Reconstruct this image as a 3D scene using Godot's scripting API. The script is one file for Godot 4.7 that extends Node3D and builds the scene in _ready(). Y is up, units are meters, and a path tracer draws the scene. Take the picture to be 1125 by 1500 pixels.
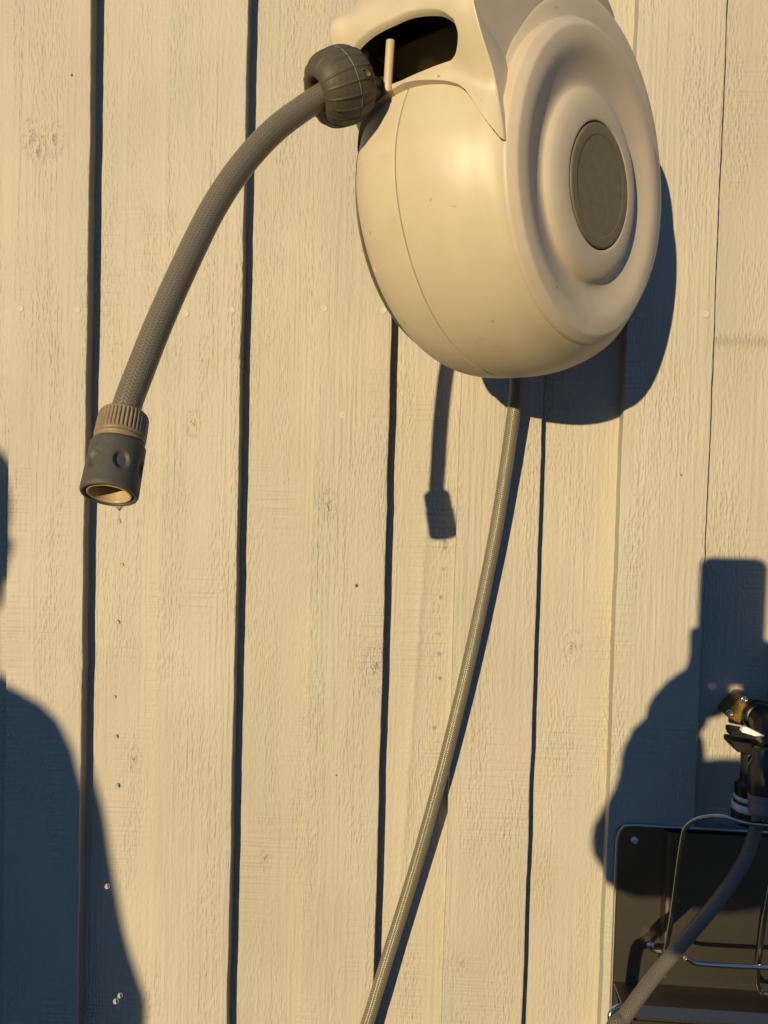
extends Node3D

# ---------------------------------------------------------------- frame of the hose reel (metres)
const REEL_AT := Vector3(0.0510, 0.2168, 0.2007)
const REEL_A := Vector3(0.7772, -0.0453, 0.6276)   # axle
const REEL_F := Vector3(-0.6283, 0.0, 0.7780)      # towards the mouth
const REEL_U := Vector3(0.0353, 0.9990, 0.0285)    # up
const PROUD := 0.0165                              # how far the upper boards stand out

var M := {}
var rng := RandomNumberGenerator.new()


func _ready() -> void:
	rng.seed = 77
	var cam := Camera3D.new()
	cam.name = "camera"
	cam.position = Vector3(0, 0, 0.8)
	cam.rotation = Vector3(deg_to_rad(-1.85), deg_to_rad(3.5), deg_to_rad(1.55))
	cam.fov = 67.33
	cam.near = 0.02
	cam.far = 200.0
	add_child(cam)
	cam.current = true

	var sky_mat := ProceduralSkyMaterial.new()
	sky_mat.sky_top_color = Color(0.040, 0.127, 0.315).linear_to_srgb()
	sky_mat.sky_horizon_color = Color(0.085, 0.198, 0.34).linear_to_srgb()
	sky_mat.sky_curve = 0.16
	sky_mat.ground_bottom_color = Color(0.02, 0.025, 0.02).linear_to_srgb()
	sky_mat.ground_horizon_color = Color(0.08, 0.12, 0.16).linear_to_srgb()
	sky_mat.sun_angle_max = 4.0
	var sky := Sky.new()
	sky.sky_material = sky_mat
	var env := Environment.new()
	env.background_mode = Environment.BG_SKY
	env.sky = sky
	env.tonemap_mode = Environment.TONE_MAPPER_LINEAR
	env.tonemap_exposure = 1.23
	env.sdfgi_enabled = true
	env.ssao_enabled = true
	env.ssil_enabled = true
	var we := WorldEnvironment.new()
	we.name = "world_environment"
	we.environment = env
	add_child(we)

	var sun := DirectionalLight3D.new()
	sun.name = "sun"
	sun.light_energy = 1.5
	sun.light_color = Color(1.0, 0.785, 0.46).linear_to_srgb()
	sun.light_angular_distance = 0.5
	sun.shadow_enabled = true
	var dir := Vector3(0.41, -0.096, -1.0).normalized()
	sun.transform = Transform3D(Basis.looking_at(dir, Vector3.UP), Vector3(-1.6, 0.5, 4.0))
	add_child(sun)

	make_materials()
	make_ground()
	make_wall()
	make_hose_holder()
	make_tap()
	make_supply_hose()
	make_reel()
	make_reel_hose()
	make_drops()
	make_people()


# ================================================================ mesh helpers
func mb() -> Dictionary:
	return {"v": PackedVector3Array(), "n": PackedVector3Array(), "uv": PackedVector2Array(), "i": PackedInt32Array()}


func grid(b: Dictionary, rows: Array, close_u := false, uvs: Array = [], keep = null, flip := 0) -> void:
	# rows of equal length; smooth normals; close_u joins the last column to the first
	var nr := rows.size()
	var nc: int = rows[0].size()
	var base: int = b.v.size()
	var P := PackedVector3Array()
	var N := PackedVector3Array()
	var w := nc + 1 if close_u else nc
	N.resize(nr * w)
	for r in nr:
		P.append_array(rows[r])
		if close_u:
			P.append(rows[r][0])
	var idx := PackedInt32Array()
	for r in nr - 1:
		for c in w - 1:
			if keep != null and not keep.call(r, c):
				continue
			var a := r * w + c
			var d := a + w
			for t in [[a, a + 1, d + 1], [a, d + 1, d]]:
				var x: Vector3 = P[t[0]]
				var nn := (P[t[2]] - x).cross(P[t[1]] - x)
				if nn.length_squared() < 1e-22:
					continue
				for k in t:
					N[k] += nn
				idx.append_array(PackedInt32Array(t))
	if close_u:
		for r in nr:
			var s := N[r * w] + N[r * w + w - 1]
			N[r * w] = s
			N[r * w + w - 1] = s
	for r in [0, nr - 1]:                        # poles: a row drawn together to one point
		if P[r * w].distance_to(P[r * w + w / 2]) < 1e-7 and P[r * w].distance_to(P[r * w + w / 4]) < 1e-7:
			var s := Vector3.ZERO
			for c in w:
				s += N[r * w + c]
			for c in w:
				N[r * w + c] = s
	for k in N.size():
		N[k] = N[k].normalized() if N[k].length_squared() > 0.0 else Vector3.UP
	var turn := flip == 1
	if flip == 0:
		var mid := Vector3.ZERO
		for p in P:
			mid += p
		mid /= P.size()
		var sum := 0.0
		for k in P.size():
			sum += N[k].dot(P[k] - mid)
		turn = sum < 0.0
	if turn:
		for k in N.size():
			N[k] = -N[k]
		for k in range(0, idx.size(), 3):
			var q := idx[k]
			idx[k] = idx[k + 1]
			idx[k + 1] = q
	b.v.append_array(P)
	b.n.append_array(N)
	if uvs.is_empty():
		for k in P.size():
			b.uv.append(Vector2(float(k % w) / (w - 1), float(k / w) / maxf(1, nr - 1)))
	else:
		for r in nr:
			b.uv.append_array(uvs[r])
	for k in idx:
		b.i.append(k + base)


func tri_flat(b: Dictionary, p: Vector3, q: Vector3, r: Vector3, out: Vector3) -> void:
	var n := (r - p).cross(q - p)
	if n.length_squared() < 1e-24:
		return
	if n.dot(out) < 0:
		var t := q
		q = r
		r = t
		n = -n
	n = n.normalized()
	var k: int = b.v.size()
	for x in [p, q, r]:
		b.v.append(x)
		b.n.append(n)
		b.uv.append(Vector2(x.x, x.y))
	b.i.append_array(PackedInt32Array([k, k + 1, k + 2]))


func bevel_box(b: Dictionary, at: Transform3D, size: Vector3, e := 0.001) -> void:
	var h := size / 2
	var axes := [Vector3.RIGHT, Vector3.UP, Vector3.BACK]
	var corner := func(sx: int, sy: int, sz: int, face: int) -> Vector3:
		var s := Vector3(sx, sy, sz)
		var p := s * (h - Vector3(e, e, e))
		p[face] = s[face] * h[face]
		return at * p
	for f in 3:
		var u := (f + 1) % 3
		var v := (f + 2) % 3
		for sg in [-1, 1]:
			var q := []
			for st in [[-1, -1], [1, -1], [1, 1], [-1, 1]]:
				var s := Vector3i.ZERO
				s[f] = sg
				s[u] = st[0]
				s[v] = st[1]
				q.append(corner.call(s.x, s.y, s.z, f))
			var o: Vector3 = at.basis * (axes[f] * sg)
			tri_flat(b, q[0], q[1], q[2], o)
			tri_flat(b, q[0], q[2], q[3], o)
	for f in 3:                                   # edges along axis f
		var u := (f + 1) % 3
		var v := (f + 2) % 3
		for su in [-1, 1]:
			for sv in [-1, 1]:
				var q := []
				for sf in [-1, 1]:
					var s := Vector3i.ZERO
					s[f] = sf
					s[u] = su
					s[v] = sv
					q.append(corner.call(s.x, s.y, s.z, u))
					q.append(corner.call(s.x, s.y, s.z, v))
				var o: Vector3 = at.basis * (axes[u] * su + axes[v] * sv)
				tri_flat(b, q[0], q[1], q[3], o)
				tri_flat(b, q[0], q[3], q[2], o)
	for sx in [-1, 1]:
		for sy in [-1, 1]:
			for sz in [-1, 1]:
				tri_flat(b, corner.call(sx, sy, sz, 0), corner.call(sx, sy, sz, 1), corner.call(sx, sy, sz, 2), at.basis * Vector3(sx, sy, sz))


func along(from: Vector3, to: Vector3) -> Transform3D:
	# y axis along from -> to
	var y := (to - from).normalized()
	var x := y.cross(Vector3.BACK if absf(y.z) < 0.9 else Vector3.RIGHT).normalized()
	return Transform3D(Basis(x, y, x.cross(y)), from)


func lathe(b: Dictionary, at: Transform3D, prof: Array, n := 48, mod = null) -> void:
	# prof: Vector2(radius, height along y); mod(r, h, angle) -> r
	var rows := []
	var uvs := []
	var run := 0.0
	for k in prof.size():
		if k > 0:
			run += prof[k].distance_to(prof[k - 1])
		var row := PackedVector3Array()
		var uv := PackedVector2Array()
		for c in n:
			var a := TAU * c / n
			var r: float = prof[k].x
			if mod != null:
				r = mod.call(r, prof[k].y, a)
			row.append(at * Vector3(r * cos(a), prof[k].y, r * sin(a)))
			uv.append(Vector2(float(c) / n, run))
		uv.append(Vector2(1, run))
		rows.append(row)
		uvs.append(uv)
	grid(b, rows, true, uvs)


func smooth_profile(p: Array, per := 5) -> Array:
	var out := []
	for k in p.size() - 1:
		var p0: Vector2 = p[maxi(k - 1, 0)]
		var p3: Vector2 = p[mini(k + 2, p.size() - 1)]
		for j in per:
			out.append(p[k].cubic_interpolate(p[k + 1], p0, p3, float(j) / per))
	out.append(p[p.size() - 1])
	return out


func spline(p: Array, step := 0.004) -> PackedVector3Array:
	var out := PackedVector3Array()
	for k in p.size() - 1:
		var p0: Vector3 = p[maxi(k - 1, 0)]
		var p3: Vector3 = p[mini(k + 2, p.size() - 1)]
		var n := maxi(2, int(p[k].distance_to(p[k + 1]) / step))
		for j in n:
			out.append(p[k].cubic_interpolate(p[k + 1], p0, p3, float(j) / n))
	out.append(p[p.size() - 1])
	return out


func tube(b: Dictionary, path: PackedVector3Array, r: float, n := 16, cap := true) -> void:
	var rows := []
	var uvs := []
	var t0 := (path[1] - path[0]).normalized()
	var x := t0.cross(Vector3.UP if absf(t0.y) < 0.9 else Vector3.RIGHT).normalized()
	var run := 0.0
	var last := path.size() - 1
	for k in path.size():
		var t := (path[mini(k + 1, last)] - path[maxi(k - 1, 0)]).normalized()
		x = (x - t * x.dot(t)).normalized()
		var y := t.cross(x)
		if k > 0:
			run += path[k].distance_to(path[k - 1])
		var list := [1.0]
		if cap and k == 0:
			list = [0.0, 0.75, 1.0]
		elif cap and k == last:
			list = [1.0, 0.75, 0.0]
		for f in list:
			var o := 0.0
			if cap and k == 0:
				o = (f * f) * 0.35 * r
			elif cap and k == last:
				o = -(f * f) * 0.35 * r
			var row := PackedVector3Array()
			var uv := PackedVector2Array()
			for c in n:
				var a := TAU * c / n
				row.append(path[k] + t * o + (x * cos(a) + y * sin(a)) * r * f)
				uv.append(Vector2(float(c) / n, run))
			uv.append(Vector2(1, run))
			rows.append(row)
			uvs.append(uv)
	grid(b, rows, true, uvs, null, 2)
	# the outside is known: away from the path
	var k0: int = b.v.size() - rows.size() * (n + 1)
	var mid := (rows.size() / 2) * (n + 1)
	var centre := Vector3.ZERO
	for c in n:
		centre += b.v[k0 + mid + c] / n
	if b.n[k0 + mid].dot(b.v[k0 + mid] - centre) < 0:
		for k in range(k0, b.v.size()):
			b.n[k] = -b.n[k]
		var first: int = b.i.size()
		while first >= 3 and b.i[first - 1] >= k0:
			first -= 3
		for k in range(first, b.i.size(), 3):
			var q: int = b.i[k]
			b.i[k] = b.i[k + 1]
			b.i[k + 1] = q


func plate(b: Dictionary, at: Transform3D, poly: PackedVector2Array, thick: float, e := 0.0008) -> void:
	# flat piece cut to an outline, rounded rim, front towards +z of at
	var n := poly.size()
	var c := Vector2.ZERO
	var area := 0.0
	for k in n:
		c += poly[k] / n
		area += poly[k].cross(poly[(k + 1) % n])
	if area < 0:
		poly = poly.duplicate()
		poly.reverse()
	var inset := PackedVector2Array()
	for k in n:
		var d0 := (poly[k] - poly[(k + n - 1) % n]).normalized()
		var d1 := (poly[(k + 1) % n] - poly[k]).normalized()
		var nn := (Vector2(-d0.y, d0.x) + Vector2(-d1.y, d1.x)).normalized()
		inset.append(poly[k] + nn * e)
	var rows := []
	for z in [[inset, thick], [poly, thick - e], [poly, e], [inset, 0.0]]:
		var row := PackedVector3Array()
		for p in z[0]:
			row.append(at * Vector3(p.x, p.y, z[1]))
		rows.append(row)
	grid(b, rows, true)
	var tris := Geometry2D.triangulate_polygon(inset)
	for k in range(0, tris.size(), 3):
		for side in [[thick, 1.0], [0.0, -1.0]]:
			var q := []
			for j in 3:
				var p: Vector2 = inset[tris[k + j]]
				q.append(at * Vector3(p.x, p.y, side[0]))
			tri_flat(b, q[0], q[1], q[2], at.basis.z * side[1])


func round_poly(pts: Array, radii: Array, seg := 6) -> PackedVector2Array:
	var out := PackedVector2Array()
	var n := pts.size()
	for k in n:
		var p: Vector2 = pts[k]
		var a: Vector2 = (pts[(k + n - 1) % n] - p).normalized()
		var c: Vector2 = (pts[(k + 1) % n] - p).normalized()
		var r: float = radii[k % radii.size()]
		var half := absf(a.angle_to(c)) / 2
		var t := r / tan(half)
		var mid := p + (a + c).normalized() * (r / sin(half))
		var s := p + a * t - mid
		var e := p + c * t - mid
		var turn := s.angle_to(e)
		for j in seg + 1:
			out.append(mid + s.rotated(turn * j / seg))
	return out


func mesh_of(b: Dictionary) -> ArrayMesh:
	var arr := []
	arr.resize(Mesh.ARRAY_MAX)
	arr[Mesh.ARRAY_VERTEX] = b.v
	arr[Mesh.ARRAY_NORMAL] = b.n
	arr[Mesh.ARRAY_TEX_UV] = b.uv
	arr[Mesh.ARRAY_INDEX] = b.i
	if b.has("c"):
		arr[Mesh.ARRAY_COLOR] = b.c
	var m := ArrayMesh.new()
	m.add_surface_from_arrays(Mesh.PRIMITIVE_TRIANGLES, arr)
	if b.has("side"):
		arr[Mesh.ARRAY_VERTEX] = b.side.v
		arr[Mesh.ARRAY_NORMAL] = b.side.n
		arr[Mesh.ARRAY_TEX_UV] = b.side.uv
		arr[Mesh.ARRAY_INDEX] = b.side.i
		m.add_surface_from_arrays(Mesh.PRIMITIVE_TRIANGLES, arr)
	return m


func part(called: String, b: Dictionary, mat: Material, parent: Node = self) -> MeshInstance3D:
	var o := MeshInstance3D.new()
	o.name = numbered(called, parent)
	o.mesh = mesh_of(b)
	if b.has("side"):
		o.set_surface_override_material(0, mat)
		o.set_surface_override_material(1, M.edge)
	else:
		o.material_override = mat
	parent.add_child(o, true)
	return o


func numbered(called: String, parent: Node) -> String:
	if not parent.has_node(called):
		return called
	var k := 1
	while parent.has_node("%s_%03d" % [called, k]):
		k += 1
	return "%s_%03d" % [called, k]


func tag(o: Node, label: String, category: String, group := "") -> void:
	o.set_meta("label", label)
	o.set_meta("category", category)
	if group:
		o.set_meta("group", group)


func thing(called: String, label: String, category: String, at := Transform3D(), group := "") -> Node3D:
	var o := Node3D.new()
	o.name = numbered(called, self)
	o.transform = at
	add_child(o, true)
	tag(o, label, category, group)
	return o


# ================================================================ materials
func noise_bytes(w: int, h: int, freq: float, octaves: int, sd: int, to_w: int, to_h: int, ridged := false) -> PackedByteArray:
	var n := FastNoiseLite.new()
	n.noise_type = FastNoiseLite.TYPE_SIMPLEX_SMOOTH
	n.seed = sd
	n.frequency = freq
	n.fractal_type = FastNoiseLite.FRACTAL_RIDGED if ridged else FastNoiseLite.FRACTAL_FBM
	n.fractal_octaves = octaves
	var im := n.get_image(w, h)
	im.convert(Image.FORMAT_L8)
	if to_w != w or to_h != h:
		im.resize(to_w, to_h, Image.INTERPOLATE_CUBIC)
	return im.get_data()


func plain(color: Color, rough: float, metal := 0.0, spec := 0.5) -> StandardMaterial3D:
	var m := StandardMaterial3D.new()
	m.albedo_color = (color * (0.8 if metal < 0.5 else 1.0)).linear_to_srgb()
	m.roughness = rough
	m.metallic = metal
	m.metallic_specular = spec
	return m


func mottled(m: StandardMaterial3D, size: float, low: float, sd: int, bump := 0.0, octaves := 4, streak := 1.0, specks := 0) -> StandardMaterial3D:
	# soft stains and a fine uneven surface, laid on from three sides
	var a := noise_bytes(256, 256, 0.03, octaves, sd, 256, 256)
	var im := Image.create_empty(256, 256, false, Image.FORMAT_RGB8)
	for y in 256:
		for x in 256:
			var v := lerpf(low, 1.0, clampf(a[y * 256 + x] / 255.0 * 1.5 - 0.15, 0, 1))
			im.set_pixel(x, y, Color(v, v, v * (0.6 + 0.4 * v)))
	for k in specks:
		var at := Vector2i(rng.randi_range(2, 252), rng.randi_range(2, 252))
		var dark := rng.randf_range(0.45, 0.8)
		for d in [Vector2i(0, 0), Vector2i(1, 0), Vector2i(0, 1), Vector2i(1, 1)]:
			if d == Vector2i.ZERO or rng.randf() < 0.5:
				im.set_pixelv(at + d, Color(dark, dark * 0.95, dark * 0.85))
	m.albedo_texture = ImageTexture.create_from_image(im)
	m.uv1_triplanar = true
	m.uv1_scale = Vector3(1, streak, 1) / size
	if bump > 0.0:
		var h := FastNoiseLite.new()
		h.seed = sd + 5
		h.frequency = 0.12
		h.fractal_octaves = 3
		var hi := h.get_seamless_image(256, 256)
		m.heightmap_enabled = true
		m.heightmap_texture = ImageTexture.create_from_image(hi)
		m.heightmap_scale = bump
	return m


func braid_image(w: int, h: int, per_u: int, per_v: int) -> Image:
	# woven zig-zag of the textile under a hose's skin
	var im := Image.create_empty(w, h, false, Image.FORMAT_RF)
	for y in h:
		for x in w:
			var u := float(x) / w * per_u
			var v := float(y) / h * per_v
			var zig := absf(fposmod(u, 1.0) - 0.5) * 2.0
			var s := fposmod(v + zig * 1.0, 1.0)
			var line := pow(absf(sin(s * PI)), 0.8)
			var edge := smoothstep(0.0, 0.14, minf(zig, 1.0 - zig))
			im.set_pixel(x, y, Color(line * (0.45 + 0.55 * edge), 0, 0))
	return im


func hose_material(col: Color, dark: float, rough: float, relief: float) -> StandardMaterial3D:
	var m := plain(col, rough)
	var hi := braid_image(256, 64, 10, 8)
	var al := Image.create_empty(256, 64, false, Image.FORMAT_RGB8)
	for y in 64:
		for x in 256:
			var v := lerpf(dark, 1.0, hi.get_pixel(x, y).r)
			al.set_pixel(x, y, Color(v, v, v))
	m.albedo_texture = ImageTexture.create_from_image(al)
	m.heightmap_enabled = true
	m.heightmap_texture = ImageTexture.create_from_image(hi)
	m.heightmap_scale = relief
	m.uv1_scale = Vector3(1, 1.0 / 0.0165, 1)
	return m


func wall_textures() -> Array:
	# one sheet of rough-sawn, thickly painted wood, large enough for all boards in view
	var W := 2048
	var H := 2048
	var grain := noise_bytes(W, 90, 0.085, 4, 11, W, H)
	var fine := noise_bytes(W, 420, 0.20, 3, 12, W, H)
	var crack := noise_bytes(W, 330, 0.06, 3, 13, W, H, true)
	var saw := noise_bytes(60, H, 0.14, 3, 14, W, H)
	var lump := noise_bytes(W, 1100, 0.12, 4, 15, W, H)
	var patch := noise_bytes(260, 20, 0.07, 3, 16, W, H)
	var patch2 := noise_bytes(300, 50, 0.08, 3, 17, W, H)
	var patch3 := noise_bytes(90, 90, 0.06, 3, 19, W, H)
	var tone := noise_bytes(128, 96, 0.04, 4, 18, W, H)
	var hb := PackedFloat32Array()
	hb.resize(W * H)
	var ab := PackedByteArray()
	ab.resize(W * H)
	for k in W * H:
		var m := clampf((patch[k] - 90.0) / 80.0, 0.0, 1.0)
		var m2 := clampf((patch2[k] - 105.0) / 60.0, 0.0, 1.0)
		var m3 := clampf((patch3[k] - 110.0) / 60.0, 0.0, 1.0)
		var cr := clampf((crack[k] / 255.0 - 0.925) * 16.0, 0.0, 1.0) * m2
		hb[k] = 0.5 + (grain[k] - 128.0) / 255.0 * (0.16 + 0.72 * m) + (fine[k] - 128.0) / 255.0 * (0.22 + 0.72 * m2) + (saw[k] - 128.0) / 255.0 * 0.95 * (1.0 - 0.8 * m) * m3 + (lump[k] - 128.0) / 255.0 * (0.30 + 0.62 * m2 * m3) - cr * 0.45
		ab[k] = int(clampf(232.0 + (tone[k] - 128.0) * 0.05 + (grain[k] - 128.0) * 0.025 - cr * 24.0, 0, 255))
	# ridge shaped so its lit slope imitates a bright streak of light
	for y in range(int((0.56 + 0.02) / 1.2 * H), int((0.56 + 0.50) / 1.2 * H)):
		var t := float(y) / H * 1.2 - 0.56
		var cx := (-0.004 - 0.020 * (t - 0.02) / 0.48 + 0.512) / 1.024 * W + (lump[y * W + 700] - 128.0) * 0.02
		var amp := smoothstep(0.02, 0.05, t) * (1.0 - smoothstep(0.36, 0.5, t))
		for dx in range(-30, 31):
			hb[y * W + int(cx) + dx] += amp * (0.85 * exp(-pow((dx - 0.0) / 7.0, 2)) + 0.5 * smoothstep(-30.0, 0.0, dx) * (1.0 - smoothstep(0.0, 30.0, dx)))
	# knots, a patched joint, small holes: (x, y, radius) in metres on the wall
	for kn in [[-0.424, 0.352, 0.010], [-0.399, 0.350, 0.009], [-0.417, 0.338, 0.008], [-0.0525, -0.187, 0.013], [-0.248, 0.06, 0.007], [-0.105, -0.02, 0.008], [0.235, -0.44, 0.008], [-0.165, -0.40, 0.006], [0.045, -0.49, 0.006], [0.07, 0.0, 0.007], [-0.31, -0.30, 0.007], [0.15, -0.16, 0.009]]:
		var cx := int((kn[0] + 0.512) / 1.024 * W)
		var cy := int((0.56 - kn[1]) / 1.2 * H)
		var rr := int(kn[2] / 1.024 * W * 1.8)
		for dy in range(-rr * 2, rr * 2 + 1):
			for dx in range(-rr, rr + 1):
				var x := cx + dx
				var y := cy + dy
				if x < 0 or y < 0 or x >= W or y >= H:
					continue
				var q := sqrt(pow(dx * 1.0, 2) + pow(dy * 0.62, 2)) / rr
				var wob := (lump[y * W + x] / 255.0 - 0.5) * 1.6
				var fall := clampf(1.0 - q, 0.0, 1.0)
				var ringing := sin(q * 13.0 + wob * 4.0)
				hb[y * W + x] += ringing * 0.4 * fall - 0.9 * smoothstep(0.86, 1.0, ringing) * fall - (0.3 if q < 0.12 else 0.0)
				ab[y * W + x] = int(ab[y * W + x] * (1.0 - 0.22 * smoothstep(0.9, 1.0, ringing) * fall))
	for ho in [[-0.0737, -0.102, 3.0], [-0.382, 0.415, 2.2], [0.2475, 0.02, 1.6], [-0.09, -0.30, 1.5]]:
		var cx := int((ho[0] + 0.512) / 1.024 * W)
		var cy := int((0.56 - ho[1]) / 1.2 * H)
		for dy in range(-5, 6):
			for dx in range(-5, 6):
				var q := sqrt(dx * dx + dy * dy) / float(ho[2])
				if q < 1.4:
					hb[(cy + dy) * W + cx + dx] -= clampf(1.4 - q, 0, 1) * 0.9
					ab[(cy + dy) * W + cx + dx] = int(ab[(cy + dy) * W + cx + dx] * (1.0 - 0.75 * clampf(1.3 - q, 0, 1)))
	# filled butt joint on the rightmost board
	for x in range(int((0.2742 + 0.512) / 1.024 * W), W):
		for dy in range(-16, 30):
			var y := int((0.56 - 0.1585) / 1.2 * H) + dy
			var k := y * W + x
			var l := lump[k] / 255.0 - 0.5
			hb[k] += exp(-pow((dy + l * 16.0) / 5.0, 2)) * 0.5 + l * 0.9 * exp(-pow((dy - 6.0) / 11.0, 2))
			ab[k] = int(ab[k] * (1.0 - 0.08 * exp(-pow((dy - 4.0) / 9.0, 2))))
	var him := Image.create_from_data(W, H, false, Image.FORMAT_RF, hb.to_byte_array())
	var rgbb := PackedByteArray()
	rgbb.resize(W * H * 3)
	for k in W * H:
		var v := ab[k]
		rgbb[k * 3] = v
		rgbb[k * 3 + 1] = v
		rgbb[k * 3 + 2] = int(v * 0.985)
	return [ImageTexture.create_from_image(him), ImageTexture.create_from_image(Image.create_from_data(W, H, false, Image.FORMAT_RGB8, rgbb))]


func make_materials() -> void:
	var wt := wall_textures()
	M.boards = []
	for c in [Color(0.602, 0.556, 0.470), Color(0.572, 0.529, 0.448), Color(0.588, 0.540, 0.457)]:
		var m := plain(c, 0.6, 0.0, 0.35)
		m.albedo_texture = wt[1]
		m.heightmap_enabled = true
		m.heightmap_texture = wt[0]
		m.heightmap_scale = 0.10
		M.boards.append(m)
	M.edge = plain(Color(0.30, 0.285, 0.235), 0.8, 0.0, 0.2)  # groove shade put into the colour of the right board faces
	M.nail = plain(Color(0.545, 0.505, 0.412), 0.6, 0.0, 0.35)
	M.felt = plain(Color(0.02, 0.02, 0.02), 0.9)
	M.cream = mottled(plain(Color(0.605, 0.525, 0.385), 0.45, 0.0, 0.45), 0.22, 0.965, 31, 0.003, 4, 0.6, 16)
	M.cream_side = mottled(plain(Color(0.58, 0.502, 0.39), 0.46, 0.0, 0.4), 0.2, 0.965, 33, 0.003, 4, 0.6, 10)
	M.cap = mottled(plain(Color(0.17, 0.145, 0.095), 0.5, 0.0, 0.4), 0.08, 0.92, 35, 0.003)
	M.inside = plain(Color(0.13, 0.105, 0.07), 0.7)
	M.ceiling = plain(Color(0.22, 0.175, 0.105), 0.7)
	M.shade_lining = plain(Color(0.16, 0.13, 0.08), 0.7)
	M.pin = plain(Color(0.55, 0.45, 0.28), 0.4)
	M.ball = mottled(plain(Color(0.088, 0.078, 0.056), 0.55, 0.0, 0.4), 0.03, 0.86, 37, 0.006)
	M.ball_rib = plain(Color(0.15, 0.125, 0.085), 0.6)
	M.hose = hose_material(Color(0.190, 0.163, 0.108), 0.74, 0.36, 0.014)
	M.supply = hose_material(Color(0.29, 0.255, 0.165), 0.50, 0.22, 0.03)
	M.tap_hose = hose_material(Color(0.23, 0.20, 0.14), 0.5, 0.3, 0.022)
	M.collar = mottled(plain(Color(0.30, 0.225, 0.135), 0.5), 0.04, 0.85, 39)
	M.grip = mottled(plain(Color(0.088, 0.084, 0.070), 0.55, 0.0, 0.4), 0.03, 0.9, 41, 0.006)
	M.ring = plain(Color(0.46, 0.36, 0.21), 0.35)
	M.water = plain(Color(1, 1, 1), 0.0)
	M.water.albedo_color = Color(1, 1, 1, 0.02)
	M.water.transparency = BaseMaterial3D.TRANSPARENCY_ALPHA
	M.water.refraction_enabled = true
	M.water.refraction_scale = 0.033
	M.steel = mottled(plain(Color(0.20, 0.182, 0.15), 0.40, 1.0), 0.012, 0.86, 43, 0.0012, 5)
	M.rim = plain(Color(0.5, 0.48, 0.43), 0.42, 1.0)  # rim highlight put into the colour: lighter metal than the plate
	M.wire = plain(Color(0.5, 0.48, 0.45), 0.2, 1.0)
	M.brass = mottled(plain(Color(0.42, 0.26, 0.09), 0.4, 0.8), 0.02, 0.75, 45, 0.006)
	M.screw = plain(Color(0.62, 0.58, 0.5), 0.3, 1.0)
	M.black = mottled(plain(Color(0.016, 0.015, 0.014), 0.38), 0.05, 0.7, 47, 0.006)
	M.grey = plain(Color(0.16, 0.165, 0.17), 0.5)
	M.white = plain(Color(0.95, 0.94, 0.90), 0.4)
	M.ground = mottled(plain(Color(0.035, 0.042, 0.022), 0.95), 0.9, 0.75, 49, 0.2, 5)
	M.glass = plain(Color(0.01, 0.01, 0.012), 0.08)


# ================================================================ setting
func make_ground() -> void:
	var b := mb()
	var rows := []
	for z in range(0, 25):
		var row := PackedVector3Array()
		for x in range(0, 25):
			var sx := (x - 12) / 12.0
			row.append(Vector3(signf(sx) * pow(absf(sx), 2.2) * 60.0, -1.5, -20.0 + pow(z / 24.0, 2.0) * 100.0))
		rows.append(row)
	grid(b, rows, false, [], null, 2)
	for k in b.n.size():
		if b.n[k].y < 0:
			b.n[k] = -b.n[k]
	var o := part("ground", b, M.ground)
	o.set_meta("kind", "structure")


func board_mesh(x0: float, x1: float, z0: float, z1: float, sd: int) -> Dictionary:
	var n := FastNoiseLite.new()
	n.seed = sd
	n.frequency = 1.0
	n.fractal_octaves = 3
	var e := 0.0011
	var cols := [[0.0, z0, 0.0], [0.0, z1 - e, 0.0], [e * 0.35, z1 - e * 0.35, 1.0], [e, z1, 1.0]]
	var mid := 10
	for k in range(1, mid):
		cols.append([(x1 - x0) * k / mid, z1, 1.0])
	cols.append_array([[x1 - x0 - e, z1, 1.0], [x1 - x0 - e * 0.35, z1 - e * 0.35, 1.0], [x1 - x0, z1 - e, 0.0], [x1 - x0, z1 - e * 2.2, 0.0]])
	var ys := []
	var y := -1.48
	while y < 1.3:
		ys.append(y)
		y += 0.006 if y > -0.7 and y < 0.6 else 0.05
	var rows := []
	var side := []
	var uvs := []
	var b := mb()
	for yy in ys:
		var row := PackedVector3Array()
		var uv := PackedVector2Array()
		var l := n.get_noise_2d(yy * 9.0, 3.0) * 0.0009 + n.get_noise_2d(yy * 60.0, 9.0) * 0.0003
		var r := n.get_noise_2d(yy * 9.0, 33.0) * 0.0009 + n.get_noise_2d(yy * 60.0, 39.0) * 0.0003
		for c in cols:
			var f: float = c[0] / (x1 - x0)
			var x = x0 + c[0] + lerpf(l, r, f)
			var z: float = c[1] + n.get_noise_2d(x * 30.0, yy * 5.0) * 0.0006 * c[2]
			row.append(Vector3(x, yy, z))
			uv.append(Vector2((x + 0.512) / 1.024, (0.56 - yy) / 1.2))
		rows.append(row)
		uvs.append(uv)
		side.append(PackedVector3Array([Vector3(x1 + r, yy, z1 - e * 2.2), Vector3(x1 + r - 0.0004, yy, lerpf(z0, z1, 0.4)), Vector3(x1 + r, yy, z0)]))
	# front and sides are separate sheets with soft arrises between them
	grid(b, rows, false, uvs, null, 2)
	var facing := 0.0
	for k in b.n.size():
		facing += b.n[k].z
	if facing < 0:
		for k in b.n.size():
			b.n[k] = -b.n[k]
		for k in range(0, b.i.size(), 3):
			var q: int = b.i[k]
			b.i[k] = b.i[k + 1]
			b.i[k + 1] = q
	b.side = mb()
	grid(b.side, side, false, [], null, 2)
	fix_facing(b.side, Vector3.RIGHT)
	return b


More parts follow.
